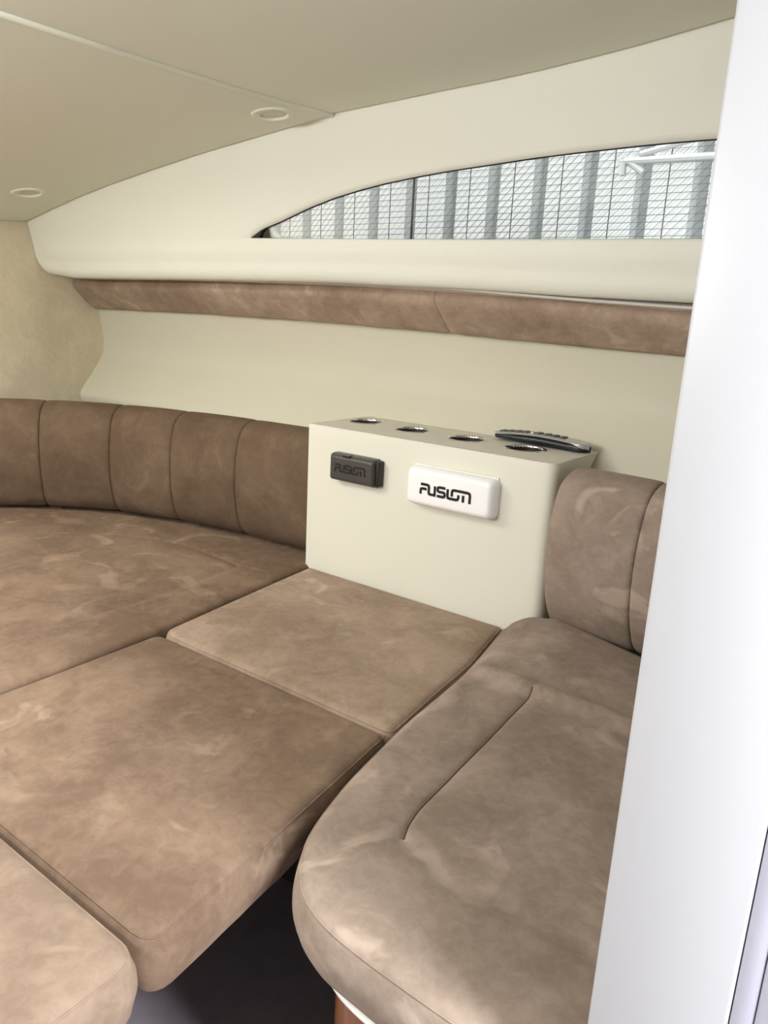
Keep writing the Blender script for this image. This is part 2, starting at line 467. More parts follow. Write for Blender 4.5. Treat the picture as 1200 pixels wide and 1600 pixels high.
# padded suede strip along the hull, two lengths butted together
def strip_ends(x):
    zb = np.interp(x, [-2.2, -1.75, -1.28, -.92, -.62, -.41, -.1], [-.029, -.024, -.025, -.032, -.040, -.044, -.050])
    zt = np.interp(x, [-2.2, -1.65, -1.1, -.9, -.6, -.4, -.1], [.047, .053, .049, .044, .035, .024, .010])
    d = 0.02 * (x + 2.2) / 1.8
    return np.array((1.435 + d, zb)), np.array((1.352 + d, zt))
def strip(name, x0, x1, m, label):
    xs = np.linspace(x0, x1, max(8, int((x1 - x0) / 0.01))); V = []; NP = 18
    for x in xs:
        b, t = strip_ends(x); e = t - b; L = np.linalg.norm(e); e /= L; n = np.array((-e[1], e[0]))
        if n[0] > 0: n = -n
        end = min(x - x0, x1 - x); sq = 0.0045 * (1 - math.exp(-end / 0.004)) + 0.0095
        for k in range(NP):
            q = k / (NP - 1)
            puff = (1 - abs(2 * q - 1) ** 5) ** 0.6
            w = 0.0022 * noise.noise(Vector((x * 16, q * 2.2, m * 3.0))) + 0.0012 * noise.noise(Vector((x * 45, q * 5, 9)))
            p = b + e * L * (q * 1.0) + n * (sq * 1.25 * puff + w * puff)
            if q > 0.9: p = p - n * 0.004 * (q - 0.9) * 10
            V.append((x, p[0] if m > 0 else mir(p[0]), p[1]))
        bb, tt = b - n * 0.012, t - n * 0.012
        V.append((x, tt[0] if m > 0 else mir(tt[0]), tt[1])); V.append((x, bb[0] if m > 0 else mir(bb[0]), bb[1]))
    nv = NP + 2
    Fs = grid_faces(len(xs), nv, closed_v=True); Fs.append(tuple(range(nv))); Fs.append(tuple(range((len(xs) - 1) * nv, len(xs) * nv)))
    return mk(name, V, Fs, M['suede_strip'], smooth=True, angle=60, label=label, cat='trim', kind='structure')
strip('trim_1', XB + 0.002, -0.905, 1, 'padded taupe suede strip along hull, forward length')
strip('trim_2', -0.904, -0.13, 1, 'padded taupe suede strip along hull, aft length')
strip('trim_3', XB + 0.002, -0.13, -1, 'padded taupe suede strip along the opposite hull')
# soffit strip between cabin side and padded strip
def soffit(name, m, label):
    xs = np.linspace(XB, -0.10, 50); V = []
    for x in xs:
        _, t = strip_ends(x); zb = trunk_zb(max(x, XB + .04)); yb = trunk_y(x, zb)
        g = float(np.interp(x, [-2.2, -1.0, -.75, -.35, 0], [0.004, 0.002, -0.004, -0.010, -0.012]))
        for (y, z) in ((yb + 0.030, zb + g + 0.004), (yb + 0.033, zb + g), (t[0] + 0.012, t[1] + 0.002), (t[0] + 0.012, t[1] + 0.014), (yb + 0.06, zb + g + 0.014)):
            V.append((x, y if m > 0 else mir(y), z))
    mk(name, V, grid_faces(len(xs), 5, closed_v=True), M['soffit'], label=label, cat='trim', kind='structure')
soffit('trim_4', 1, 'pale ledge above the padded strip under window')
soffit('trim_5', -1, 'pale ledge above the opposite padded strip')

# side decks close the gap above the ledges
def side_deck(name, m, label):
    xs = np.linspace(XB - .02, -0.05, 30); V = []
    for x in xs:
        y0 = trunk_y(x, .10) + 0.009
        for (y, z) in ((y0, .088), (y0, .112), (1.75, .108), (1.75, .02), (1.60, .02), (1.60, .084)): V.append((x, y if m > 0 else mir(y), z))
    Fs = grid_faces(len(xs), 6, closed_v=True); Fs.append(tuple(range(6))); Fs.append(tuple(range(len(V) - 6, len(V))))
    mk(name, V, Fs, M['paint'], label=label, cat='deck', kind='structure')
side_deck('floor_side_deck', 1, 'white side deck outside under the window')
side_deck('floor_side_deck_port', -1, 'white side deck outside on the opposite side')

# ceiling: two padded panels meeting in a welted seam, each with an unseen hatch, the aft one added for light
def ceil_z(x, y):
    e = ce_y(x); d = min(e - y, y - mir(e))
    return ce_z(x) - 0.022 * (1 - math.exp(-max(d, 0) / 0.3))
ceil = empty('ceiling', (-1.1, YC, .196), 'pale vinyl ceiling of two padded panels', 'ceiling', kind='structure')
def ceil_panel(x0, x1, dz, hatch):
    HX0, HX1, HY0, HY1 = hatch[0] - hatch[2], hatch[0] + hatch[2], hatch[1] - hatch[2], hatch[1] + hatch[2]
    xs = sorted(set(np.round(np.concatenate([[x0, x0 + .002, x0 + .005, x0 + .010, x1 - .010, x1 - .005, x1 - .002, x1], np.linspace(x0 + .02, x1 - .02, 60), [v for v in (HX0, HX1) if x0 < v < x1]]), 5)))
    us = sorted(set(np.round(np.concatenate([[0, .0008, .002, .004, .996, .998, .9992, 1.0], np.linspace(.008, .992, 50)]), 5)))
    V = []; Fs = []
    def lip(d): return 0.007 * max(0, 1 - d / 0.007) ** 2.2
    for x in xs:
        e = ce_y(x) - 0.0015; a = mir(e)
        ys = [a + (e - a) * u for u in us]
        ys[int(np.argmin([abs(y - HY0) for y in ys]))] = HY0; ys[int(np.argmin([abs(y - HY1) for y in ys]))] = HY1
        for y in ys:
            d = min(x - x0, x1 - x, e - y, y - a)
            V.append((x, y, ceil_z(x, y) + dz + lip(d)))
    nv = len(us); nb = len(V)
    V += [(v[0], v[1], v[2] + 0.03) for v in V]
    for i in range(len(xs) - 1):
        for j in range(nv - 1):
            a = i * nv + j; q = (a, a + nv, a + nv + 1, a + 1)
            cx = (V[a][0] + V[a + nv][0]) / 2; cy = (V[a][1] + V[a + 1][1]) / 2
            if HX0 < cx < HX1 and HY0 < cy < HY1: continue
            Fs.append(q); Fs.append(tuple(k + nb for k in q))
    for i in range(len(xs) - 1):
        for j in (0, nv - 1): Fs.append((i * nv + j, (i + 1) * nv + j, (i + 1) * nv + j + nb, i * nv + j + nb))
    for j in range(nv - 1):
        for i in (0, len(xs) - 1): Fs.append((i * nv + j, i * nv + j + 1, i * nv + j + 1 + nb, i * nv + j + nb))
    mk('ceiling_panel', V, Fs, M['ceiling'], ceil, smooth=True, angle=50)
XS = -1.072
ceil_panel(XB, XS - 0.0005, 0.0, HATCHES[0])
ceil_panel(XS + 0.0005, -0.10, 0.004, HATCHES[1])
ys = np.linspace(mir(ce_y(XS)) + .01, ce_y(XS) - .004, 60)
V, Fs = tube([(XS, y, ceil_z(XS, y) + 0.0042) for y in ys], 0.0060, 10)
mk('seam_welt', V, Fs, M['ceiling'], ceil, smooth=True)
for hi, (hx, hy, hs, _, _) in enumerate(HATCHES):
    zt = (.365, .455)[hi]
    hatch = empty('window_%d' % (3 + hi), (hx, hy, zt - .10), ('square frosted deck hatch overhead toward the bow', 'added unseen deck hatch overhead by the doorway, for light')[hi], 'hatch', kind='structure')
    HX0, HX1, HY0, HY1 = hx - hs, hx + hs, hy - hs, hy + hs
    V, Fs = box(HX0 - .01, HX1 + .01, HY0 - .01, HY1 + .01, zt, zt + .01); mk('pane', V, Fs, M['frost'], hatch)
    for (a, b, c, d) in ((HX0 - .02, HX0, HY0 - .02, HY1 + .02), (HX1, HX1 + .02, HY0 - .02, HY1 + .02), (HX0, HX1, HY0 - .02, HY0), (HX0, HX1, HY1, HY1 + .02)):
        V, Fs = box(a, b, c, d, zt - .095, zt)
        V = [(v[0], v[1], zt if v[2] > zt - .04 else ceil_z(v[0], v[1]) - .004) for v in V]; mk('frame_side', V, Fs, M['paint'], hatch)

# downlights
def downlight(x, y, r, label):
    z = ceil_z(x, y)
    slope = (ceil_z(x + .03, y) - ceil_z(x - .03, y)) / .06
    root = empty('ceiling_light', (x, y, z - 0.012), label, 'light', 'recessed ceiling lights')
    def tilt(V): return [(a, b, c + (a - x) * slope) for a, b, c in V]
    prof = [(r * .70, 0.002), (r * .72, -.002), (r * .78, -.0040), (r * .86, -.0046), (r * .95, -.003), (r, 0.0), (r, .006)]
    V, Fs = lathe(prof, (x, y, z), 40); mk('ring', tilt(V), Fs, M['ceiling'], root, smooth=True)
    prof = [(0.0005, -.0012), (r * .35, -.0010), (r * .70, -.0002), (r * .71, .006)]
    V, Fs = lathe(prof, (x, y, z), 32); mk('diffuser', tilt(V), Fs, M['diffuser'], root, smooth=True)
downlight(-1.127, 1.117, 0.040, 'round recessed ceiling light close to the ceiling seam')
downlight(-1.925, 1.078, 0.040, 'round recessed ceiling light close to the beige suede bulkhead')

# aft bulkhead and door jamb beside the camera
JX0, JX1, JY = -0.1286, -0.0433, 0.45
V, Fs = box(JX0, JX1, JY, 1.66, -1.0, 0.62, 0.0022, 3)
mk('wall_aft', V, Fs, M['paint'], smooth=True, angle=40, label='white bulkhead edge standing at the right beside the settee', cat='wall', kind='structure')
V, Fs = box(JX1 + 0.0006, -0.0300, JY + 0.0012, 0.70, -1.0, 0.62, 0.0010, 2)
mk('trim_6', V, Fs, M['paint_trim'], smooth=True, angle=40, label='narrow white door stop along the bulkhead edge', cat='trim', kind='structure')
V, Fs = box(-0.0297, 0.07, JY + 0.0004, 0.70, -1.0, 0.62, 0.0030, 3)
mk('trim_7', V, Fs, M['paint_trim'], smooth=True, angle=40, label='white door casing at the far right edge', cat='trim', kind='structure')
V, Fs = box(JX0, JX1, mir(1.66), -0.42, -1.0, 0.62, 0.0022, 3)
mk('wall_aft_port', V, Fs, M['paint'], smooth=True, angle=40, label='white bulkhead on the other side of the doorway', cat='wall', kind='structure')

# ------------------------------------------------------------------ outside: yard, corrugated wall, wire screen, reflected frame
V, Fs = box(-30, 30, -30, 30, -2.2, -2.1); mk('ground', V, Fs, M['ground'], label='pale concrete yard the boat stands on', cat='ground', kind='structure')
YW = 3.0
wall = empty('metal_wall', (-1.9, YW, -2.1), 'white corrugated metal wall seen through the window', 'wall')
PITCHW = 0.2095
for k in range(-3, 16):
    xc = -1.933 + (k - 6) * PITCHW * 1.0          # centre of a recessed trough
    # profile of one sheet rib: trough (recessed) then raised flat
    pr = [(-.030, 0.0), (-.029, 0.075), (.006, 0.075), (.028, 0.0), (.0905, 0.0), (.0920, .006), (.0935, 0.0), (PITCHW - .030, 0.0)]
    V = []
    for x, y in pr:
        for z in (-2.1, 2.3): V.append((xc + x, YW + y, z))
    n0 = len(V)
    for x, y in pr:
        for z in (-2.1, 2.3): V.append((xc + x, YW + y + 0.004, z))
    Fs = [(2 * i, 2 * i + 2, 2 * i + 3, 2 * i + 1) for i in range(len(pr) - 1)] + [(n0 + 2 * i, n0 + 2 * i + 2, n0 + 2 * i + 3, n0 + 2 * i + 1) for i in range(len(pr) - 1)]
    mk('cladding_sheet', V, Fs, M['cladding'], wall)
    V, Fs = box(xc + .0905, xc + .0938, YW - .0015, YW + .002, -2.1, 2.3); mk('joint_strip', V, Fs, M['cladding_line'], wall)
# wire screen in front of the wall
Vw = []; Fw = []
def wire(p, q, r=0.0009):
    p = Vector(p); q = Vector(q); d = (q - p).normalized(); u = d.cross(Vector((0, 1, 0))).normalized(); w = Vector((0, 1, 0)); o = len(Vw)
    for e in (p, q):
        for s, t in ((1, 0), (0, 1), (-1, 0), (0, -1)): Vw.append((e + u * s * r + w * t * r)[:])
    for i in range(4): Fw.append((o + i, o + (i + 1) % 4, o + 4 + (i + 1) % 4, o + 4 + i))
x0, x1, z0, z1 = -3.3, -0.3, 0.05, 1.0
for k in range(int((z1 - z0) / 0.024)): wire((x0, 2.9, z0 + k * 0.024), (x1, 2.9, z0 + k * 0.024 - 0.0))
hgt = z1 - z0
for k in range(-28, int((x1 - x0) / 0.034)):
    xa = x0 + k * 0.034
    wire((xa, 2.902, z0), (xa + hgt, 2.902, z1))
mk('wire_screen', Vw, Fw, M['wire'], label='fine grey wire screen hanging before the corrugated wall', cat='screen', kind='stuff')
V, Fs = tube([(-2.040, 2.87, -2.1), (-2.040, 2.87, 2.0)], 0.005, 8); 
mk('thin_post', V, Fs, M['rubber'], smooth=True, label='thin dark upright post before the corrugated wall', cat='post')
V, Fs = tube([(-2.72, 2.6, 0.415), (-2.64, 2.6, 0.352), (-2.565, 2.6, 0.292), (-2.45, 2.6, 0.20), (-2.3, 2.6, -2.1)], 0.018, 12)
mk('drain_pipe', V, Fs, M['frame_white'], smooth=True, label='slanting white pipe at the pointed window tip', cat='pipe')
fr = empty('reflected_frame', (-0.85, 2.6, -2.1), 'white tubes standing for a reflection in the window, at right', 'frame')  # tubes added behind the glass to imitate a reflection in the pane
for nm, p, q, r in (('reflected_beam', (-1.03, 2.6, .512), (-0.35, 2.6, .505), .012), ('reflected_rafter', (-0.97, 2.6, .53), (-0.62, 2.6, .60), .010),
                    ('reflected_brace', (-0.955, 2.6, .475), (-1.025, 2.6, .525), .010), ('post', (-0.37, 2.6, -2.1), (-0.37, 2.6, .62), .02), ('reflected_stub', (-1.025, 2.6, .525), (-1.02, 2.6, .47), .012)):
    V, Fs = tube([p, q], r, 8); mk(nm, V, Fs, M['frame_white'], fr, smooth=True, angle=40)

# ------------------------------------------------------------------ berth bases
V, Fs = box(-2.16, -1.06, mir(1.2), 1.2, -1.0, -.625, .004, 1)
mk('berth_platform', V, Fs, M['platform'], label='carpeted platform coloured dark for shade under the forward berth cushion', cat='platform')
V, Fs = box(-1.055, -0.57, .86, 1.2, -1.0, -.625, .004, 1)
mk('berth_platform', V, Fs, M['platform'], label='carpeted platform coloured dark for shade under the cushion before the console', cat='platform')

# ------------------------------------------------------------------ cushions
ZT = -0.552
def cushion(name, poly, label, thick=0.066, seams=(), soft=(), edge_r=0.016, crown=0.006, extra_h=None, step=0.0075, wr=0.0016, seed=0, side_bulge=0.004, mat='suede', welt=True, group='taupe suede cushions of the berth'):
    P = resample(poly, 0.008, closed=True)
    area = 0.5 * np.sum(P[:, 0] * np.roll(P[:, 1], -1) - np.roll(P[:, 0], -1) * P[:, 1])
    if area < 0: P = P[::-1]
    t = np.roll(P, -1, 0) - np.roll(P, 1, 0); t /= np.linalg.norm(t, axis=1)[:, None]
    nrm = np.stack([t[:, 1], -t[:, 0]], 1)                     # outward
    # inner points: jittered grid, denser lines along seams
    lo, hi = P.min(0), P.max(0)
    gx, gy = np.meshgrid(np.arange(lo[0], hi[0], step), np.arange(lo[1], hi[1], step))
    G = np.stack([gx.ravel(), gy.ravel()], 1); G[:, 0] += (np.arange(len(G)) // gx.shape[1] % 2) * step / 2
    d = seg_dist(G, P, True); G = G[inside(G, P) & (d > edge_r * 1.05)]
    add = [P - nrm * (edge_r * k) for k in (0.12, 0.32, 0.62, 0.95)]
    SL = [resample(catmull(s, 10), 0.008) for s in seams]; SF = [resample(catmull(s, 10), 0.01) for s in soft]
    for s in SL:
        ts = np.gradient(s, axis=0); ts /= np.linalg.norm(ts, axis=1)[:, None]; ns = np.stack([ts[:, 1], -ts[:, 0]], 1)
        G = G[seg_dist(G, s) > 0.0085]
        add += [s, s + ns * .0016, s - ns * .0016, s + ns * .005, s - ns * .005]
    extra = np.vstack([G] + add)
    extra = extra[inside(extra, P) & (seg_dist(extra, P, True) > 0.0012)]
    V2, T = triangulate([P], extra)
    dd = seg_dist(V2, P, True)
    e = np.clip(dd, 0, edge_r)
    z = -edge_r + np.sqrt(np.maximum(0, edge_r ** 2 - (edge_r - e) ** 2)) + crown * (1 - np.exp(-dd / 0.07))
    for s in SL: q = seg_dist(V2, s); z -= 0.0034 * np.exp(-(q / 0.0024) ** 2) + 0.0028 * np.exp(-(q / 0.02) ** 2)
    for s in SF: q = seg_dist(V2, s); z -= 0.0045 * np.exp(-(q / 0.011) ** 2)
    if extra_h is not None: z += extra_h(V2) * ss(0, 0.03, dd)
    w = np.array([noise.noise(Vector((p[0] * 9, p[1] * 9, seed))) + 0.45 * noise.noise(Vector((p[0] * 26, p[1] * 26, seed + 5))) for p in V2])
    z += wr * w * ss(0, 0.03, dd)
    V = [(p[0], p[1], ZT + h) for p, h in zip(V2, z)]
    # boundary indices in order
    key = {(round(p[0], 6), round(p[1], 6)): i for i, p in enumerate(V2)}
    ring = []
    for p in P:
        k = (round(p[0], 6), round(p[1], 6))
        ring.append(key[k] if k in key else int(np.argmin(((V2 - p) ** 2).sum(1))))
    Fs = [tuple(t_) for t_ in T]
    prev = ring; n = len(P)
    h0 = -edge_r; h1 = -thick + edge_r * 0.8
    levels = [(h0 + (h1 - h0) * k / 6, side_bulge * math.sin(math.pi * k / 6)) for k in range(1, 7)]
    levels += [(-thick + edge_r * 0.8 * (1 - math.sin(q)), -edge_r * 0.8 * (1 - math.cos(q))) for q in np.radians([30, 60, 90])]
    for h, off in levels:
        o = len(V)
        for i in range(n):
            p = P[i] + nrm[i] * (off + 0.0016 * noise.noise(Vector((P[i][0] * 20, P[i][1] * 20, h * 30 + seed))))
            V.append((p[0], p[1], ZT + h))
        Fs += [(prev[i], prev[(i + 1) % n], o + (i + 1) % n, o + i) for i in range(n)]
        prev = [o + i for i in range(n)]
    Fs.append(tuple(prev))
    root = mk(name, V, Fs, M[mat], smooth=True, label=label, cat='cushion', group=group)
    if welt:
        q = P - nrm * 0.0035
        path = [(a[0], a[1], ZT - edge_r + math.sqrt(edge_r ** 2 - (edge_r - 0.0035) ** 2) + 0.0003) for a in q]
        Vt, Ft = tube(path, 0.0011, 6, closed=True)
        mk('piping', Vt, Ft, M[mat], root, smooth=True)
    for s in SL:
        zs = []
        for p in s:
            zs.append(V[int(np.argmin(((V2 - p) ** 2).sum(1)))][2])
        Vt, Ft = tube([(p[0], p[1], h + 0.0006) for p, h in zip(s, zs)], 0.0011, 6)
        mk('seam', Vt, Ft, M['seam'], root, smooth=True)
    return root

BK = [(-1.112, 1.285), (-1.166, 1.28), (-1.255, 1.273), (-1.42, 1.258), (-1.596, 1.218), (-1.763, 1.159), (-1.895, 1.072), (-1.986, .981), (-2.045, .87), (-2.078, .72), (-2.092, .55), (-2.095, YC)]
bkc = catmull(BK, 10)
full = np.vstack([bkc, np.stack([bkc[::-1, 0], 2 * YC - bkc[::-1, 1]], 1)[1:]])

# forward berth cushion (whole bow)
out = np.array([p + np.array((-.02, (.055 if p[1] > YC else -.055) * min(1, abs(p[1] - YC) / .4))) for p in full])
sk = [(-1.090, 1.215), (-1.083, 1.13), (-1.060, .95), (-1.036, .79), (-1.026, .60), (-1.022, .40), (-1.022, YC)]
aft = np.array(sk + [(x, mir(y)) for x, y in sk[::-1][1:]])
polyA = np.vstack([out, aft[::-1]])
cushion('berth_cushion', polyA, 'large taupe suede cushion filling the bow before the fluted backrest',
        seams=[[(-1.70, .93), (-1.552, 1.052), (-1.402, 1.104), (-1.20, 1.098)]], soft=[[(-1.195, 1.093), (-1.178, .95), (-1.171, .803), (-1.18, .60), (-1.19, .40)]], step=0.011, seed=1, welt=False, edge_r=0.012,
        extra_h=lambda Q: -0.012 * (1 - ss(0.004, 0.022, np.where(inside(Q, np.vstack([full, [(-1.0, mir(1.285)), (-1.0, 1.285)]])), seg_dist(Q, full), 0.0))))
# cushion in front of the console
polyB = round_poly([(-1.030, .768), (-1.054, .95), (-1.077, 1.13), (-1.086, 1.210), (-.60, 1.210), (-.562, 1.03), (-.553, .93), (-.5315, .768)], [.028, .05, .05, .006, .01, .05, .05, .02])
cushion('berth_cushion', polyB, 'taupe suede cushion laid in front of the white console', seed=2, edge_r=0.013, mat='suede_mid')
# middle infill
polyC = round_poly([(-1.016, .338), (-1.019, .55), (-1.027, .762), (-.535, .762), (-.503, .53), (-.480, .338)], [.02, 0, .02, .008, .2, .030])
cushion('infill_cushion', polyC, 'taupe suede infill cushion with scuffed nap at its free corner', seed=3, edge_r=0.013, wr=0.0018)
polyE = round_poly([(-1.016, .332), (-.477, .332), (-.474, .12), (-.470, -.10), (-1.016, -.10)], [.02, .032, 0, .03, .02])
cushion('infill_cushion', polyE, 'taupe suede infill cushion at the lower left, coloured paler for daylight', seed=6, edge_r=0.014, mat='suede_daylit')
# aft settee cushion
polyD = np.array(catmull([(-.600, 1.196), (-.566, 1.04), (-.553, .95), (-.540, .82), (-.528, .74), (-.510, .64), (-.486, .555), (-.462, .510), (-.428, .475), (-.385, .457), (-.33, .450), (-.25, .447), (-.136, .446)], 6).tolist() + [[-.1325, .46], [-.1325, 1.235], [-.524, 1.235], [-.526, 1.207], [-.596, 1.205]])
def bolster(Q):
    y = Q[:, 1]; x = Q[:, 0]
    band = ss(1.00, 1.06, y + 0.02 * (x + .56) / .27)
    ridge = np.exp(-((y - 1.010 + 0.02 * (x + .56) / .27) / 0.012) ** 2)
    rise = 0.046 * (1 - 0.72 * ss(-.52, -.30, x)) * np.sin(np.clip((y - 1.01) / 0.20, 0, 1) * math.pi / 2) * ss(-.60, -.52, x) * (1 - 0.6 * ss(1.195, 1.215, y))
    return 0.007 * ridge + 0.010 * ss(0.995, 1.012, y + 0.02 * (x + .56) / .27) + 0.84 * rise * band
cushion('settee_cushion', polyD, 'taupe suede settee cushion with rounded front and stitched inset panel', thick=0.066,
        seams=[[(-.437, .998), (-.424, .85), (-.411, .68), (-.404, .632), (-.395, .605)]], soft=[[(-.393, .600), (-.36, .585), (-.306, .579), (-.199, .585), (-.14, .590)]],
        extra_h=bolster, crown=0.008, edge_r=0.0145, seed=9, wr=0.0018, mat='suede_grey')

# settee base under it: wood with a white rim that follows the rounded front
base = empty('settee_cabinet', (-.33, .85, -1.0), 'wooden settee cabinet with a white rim under the rounded cushion', 'cabinet')
rimc = catmull([(-.525, .90), (-.508, .74), (-.485, .64), (-.458, .562), (-.434, .520), (-.408, .486), (-.376, .463), (-.33, .453), (-.25, .449), (-.134, .448)], 6)
rp = resample(rimc, 0.01)
tt = np.gradient(rp, axis=0); tt /= np.linalg.norm(tt, axis=1)[:, None]; nn = np.stack([tt[:, 1], -tt[:, 0]], 1)
if nn[len(nn) // 2][1] > 0: nn = -nn
prof = [(-.03, -.619), (.001, -.619), (.0035, -.6205), (.004, -.6225), (.0025, -.6245), (.004, -.6265), (.0035, -.629), (.001, -.6305), (-.03, -.6305)]
V = []
for p, n in zip(rp, nn):
    for a, z in prof: a -= 0.0075; V.append((p[0] + n[0] * a, p[1] + n[1] * a, z))
Fs = grid_faces(len(rp), len(prof), closed_v=True); Fs.append(tuple(range(len(prof)))); Fs.append(tuple(range(len(V) - len(prof), len(V))))
mk('rim', V, Fs, M['rim'], base, smooth=True, angle=35, label='white plastic rim')
V = []
for p, n in zip(rp, nn):
    for a, z in ((-.018, -.6305), (-.018, -1.0), (-.036, -1.0), (-.036, -.6305)): V.append((p[0] + n[0] * a, p[1] + n[1] * a, z))
mk('panel', V, grid_faces(len(rp), 4, closed_v=True), M['wood'], base, smooth=True, angle=35, label='varnished brown wooden front')
inn = [tuple(p - n * 0.024) for p, n in zip(rp, nn)] + [(-.134, 1.24), (-.545, 1.24)]
V2, T = triangulate([np.array(inn)], [])
V = [(p[0], p[1], -.6185) for p in V2]; mk('top_board', V, [tuple(t_) for t_ in T], M['wood'], base)

# ------------------------------------------------------------------ backrests: padded channels with pinched seams
def channel_panels(root, path, cuts, prof, cap_start=True, cap_end=True, mat='suede_back', seed=0, taper0=0.0):
    P = resample(path, 0.006); s = np.concatenate([[0], np.cumsum(np.linalg.norm(np.diff(P, axis=0), axis=1))])
    pr = catmull(prof, 5); tp = np.gradient(pr, axis=0); tp /= np.linalg.norm(tp, axis=1)[:, None]; pn = np.stack([tp[:, 1], -tp[:, 0]], 1)
    if pn[len(pn) // 3][0] > 0: pn = -pn                        # first coordinate: distance away from the cabin, negative is inward
    for a, b in zip(cuts[:-1], cuts[1:]):
        n = max(10, int((b - a) / 0.008)); u = np.concatenate([[a, a + .0012, a + .003, a + .006], np.linspace(a + .010, b - .010, n), [b - .006, b - .003, b - .0012, b]])
        V = []
        for q in u:
            x = np.interp(q, s, P[:, 0]); y = np.interp(q, s, P[:, 1])
            t = np.array((np.interp(q + .004, s, P[:, 0]) - np.interp(q - .004, s, P[:, 0]), np.interp(q + .004, s, P[:, 1]) - np.interp(q - .004, s, P[:, 1]))); t /= max(np.linalg.norm(t), 1e-9)
            o = np.array((t[1], -t[0]))                            # outward from cabin when the path runs forward along starboard
            d = min(q - a, b - q); isend = (cap_start and q - a < b - q and a == cuts[0]) or (cap_end and b - q <= q - a and b == cuts[-1])
            if isend: pinch = 0.018 * (1 - math.sqrt(max(0, 1 - (1 - min(1, d / 0.018)) ** 2)))
            else: pinch = 0.0055 * math.exp(-d / 0.0022) + 0.0018 * math.exp(-d / 0.02)
            for k, (oo, h) in enumerate(pr):
                w = 0.0016 * noise.noise(Vector((q * 14, h * 14, seed)))
                oo2 = oo - pn[k][0] * pinch + pn[k][0] * w; h2 = h - pn[k][1] * pinch * 1.0
                V.append((x + o[0] * oo2, y + o[1] * oo2, h2))
        nv = len(pr); m = len(u)
        Fs = grid_faces(m, nv, closed_v=True); Fs.append(tuple(range(nv))); Fs.append(tuple(range((m - 1) * nv, m * nv)))
        mk('backrest_panel', V, Fs, M[mat], root, smooth=True, angle=70)
prof = [(.07, -.545), (.02, -.550), (.004, -.543), (-.014, -.515), (-.026, -.46), (-.029, -.40), (-.022, -.335), (-.006, -.292), (.020, -.272), (.050, -.268), (.075, -.276), (.082, -.30), (.082, -.42), (.08, -.53)]
def arclen(path, x): 
    P = resample(path, 0.006); s = np.concatenate([[0], np.cumsum(np.linalg.norm(np.diff(P, axis=0), axis=1))]); h = len(P) // 2
    return float(np.interp(-x, -P[:h, 0], s[:h]))
# outward: path runs forward (decreasing x) on starboard, t = (-1,0) -> o = (0, 1)
L_ = np.sum(np.linalg.norm(np.diff(resample(full, 0.006), axis=0), axis=1))
half = [0.0] + [arclen(full, x) for x in (-1.365, -1.565, -1.742, -1.905)]
while half[-1] + 0.21 < L_ / 2 - 0.08: half.append(half[-1] + 0.205)
cuts = half + [L_ - c for c in half[::-1]]
br = empty('backrest', (-1.75, 1.1, -.55), 'long curved taupe backrest fluted with vertical seams around the bow', 'backrest', 'taupe backrests')
channel_panels(br, full, cuts, prof, mat='suede_back', seed=2.2)

pathD = np.array([(-.128, 1.200), (-.25, 1.204), (-.36, 1.208), (-.516, 1.214)])
profD = [(.08, -.528), (.03, -.532), (.006, -.526), (-.018, -.50), (-.042, -.45), (-.052, -.385), (-.046, -.315), (-.028, -.268), (.0, -.247), (.035, -.240), (.065, -.248), (.078, -.275), (.08, -.40), (.082, -.51)]
brd = empty('backrest', (-.32, 1.2, -.53), 'short taupe backrest beside the console, half hidden by white bulkhead', 'backrest', 'taupe backrests')
LD = np.sum(np.linalg.norm(np.diff(resample(pathD, 0.006), axis=0), axis=1))
channel_panels(brd, pathD, [0.0, LD - 0.155, LD], profD, mat='suede_grey', seed=8.1)

# ------------------------------------------------------------------ console with cup holders
BX0, BX1, BY0, BY1, BZ0, BZ1 = -1.106, -0.533, 1.214, 1.406, -.60, -.236
con = empty('console', ((BX0 + BX1) / 2, (BY0 + BY1) / 2, BZ0), 'white vinyl covered console box against the hull with cup holders', 'console')
outl = round_poly([(BX0, BY0), (BX1, BY0), (BX1 - .004, BY1 + .01), (BX0, BY1 + .02)], [.006, .022, .0, .0], 8)
P = resample(outl, 0.008, closed=True)
CH = [(-1.049, 1.343), (-.913, 1.330), (-.777, 1.325), (-.645, 1.320)]; RH = 0.0385
holes = [np.array([(cx + RH * math.cos(q), cy + RH * math.sin(q)) for q in np.linspace(0, 2 * math.pi, 40, endpoint=False)]) for cx, cy in CH]
if np.sum(P[:, 0] * np.roll(P[:, 1], -1) - np.roll(P[:, 0], -1) * P[:, 1]) < 0: P = P[::-1]
t = np.roll(P, -1, 0) - np.roll(P, 1, 0); t /= np.linalg.norm(t, axis=1)[:, None]; nr = np.stack([t[:, 1], -t[:, 0]], 1)
r = 0.005; top = P - nr * r
V2, T = triangulate([top] + holes, [])
V = [(p[0], p[1], BZ1) for p in V2]; Fs = [tuple(t_) for t_ in T]
mk('top_panel', V, Fs, M['vinyl_console'], con)
V = []; lv = [(0, BZ1 - .0002, r), ] + [(0, BZ1 - r * (1 - math.sin(q)), r * (1 - math.cos(q))) for q in np.radians([75, 60, 45, 30, 15, 0])] + [(0, BZ1 - .03, 0), (0, BZ0, 0)]
for _, z, off in lv:
    for p, n in zip(P, nr):
        yy = p[1] - n[1] * off
        V.append((p[0] - n[0] * off, yy if yy < BY0 + .05 else yy - .062 * min(1, max(0, (BZ1 - z) / .05)) * (yy - BY0 - .05) / .16, z))
mk('body', V, grid_faces(len(lv), len(P), closed_v=True), M['vinyl_console'], con, smooth=True, angle=50)
wp = P - nr * 0.0015; wp = wp[(wp[:, 1] < BY1 - .0)]
i0 = int(np.argmin(wp[:, 0] - 5 * wp[:, 1] * 0)); 
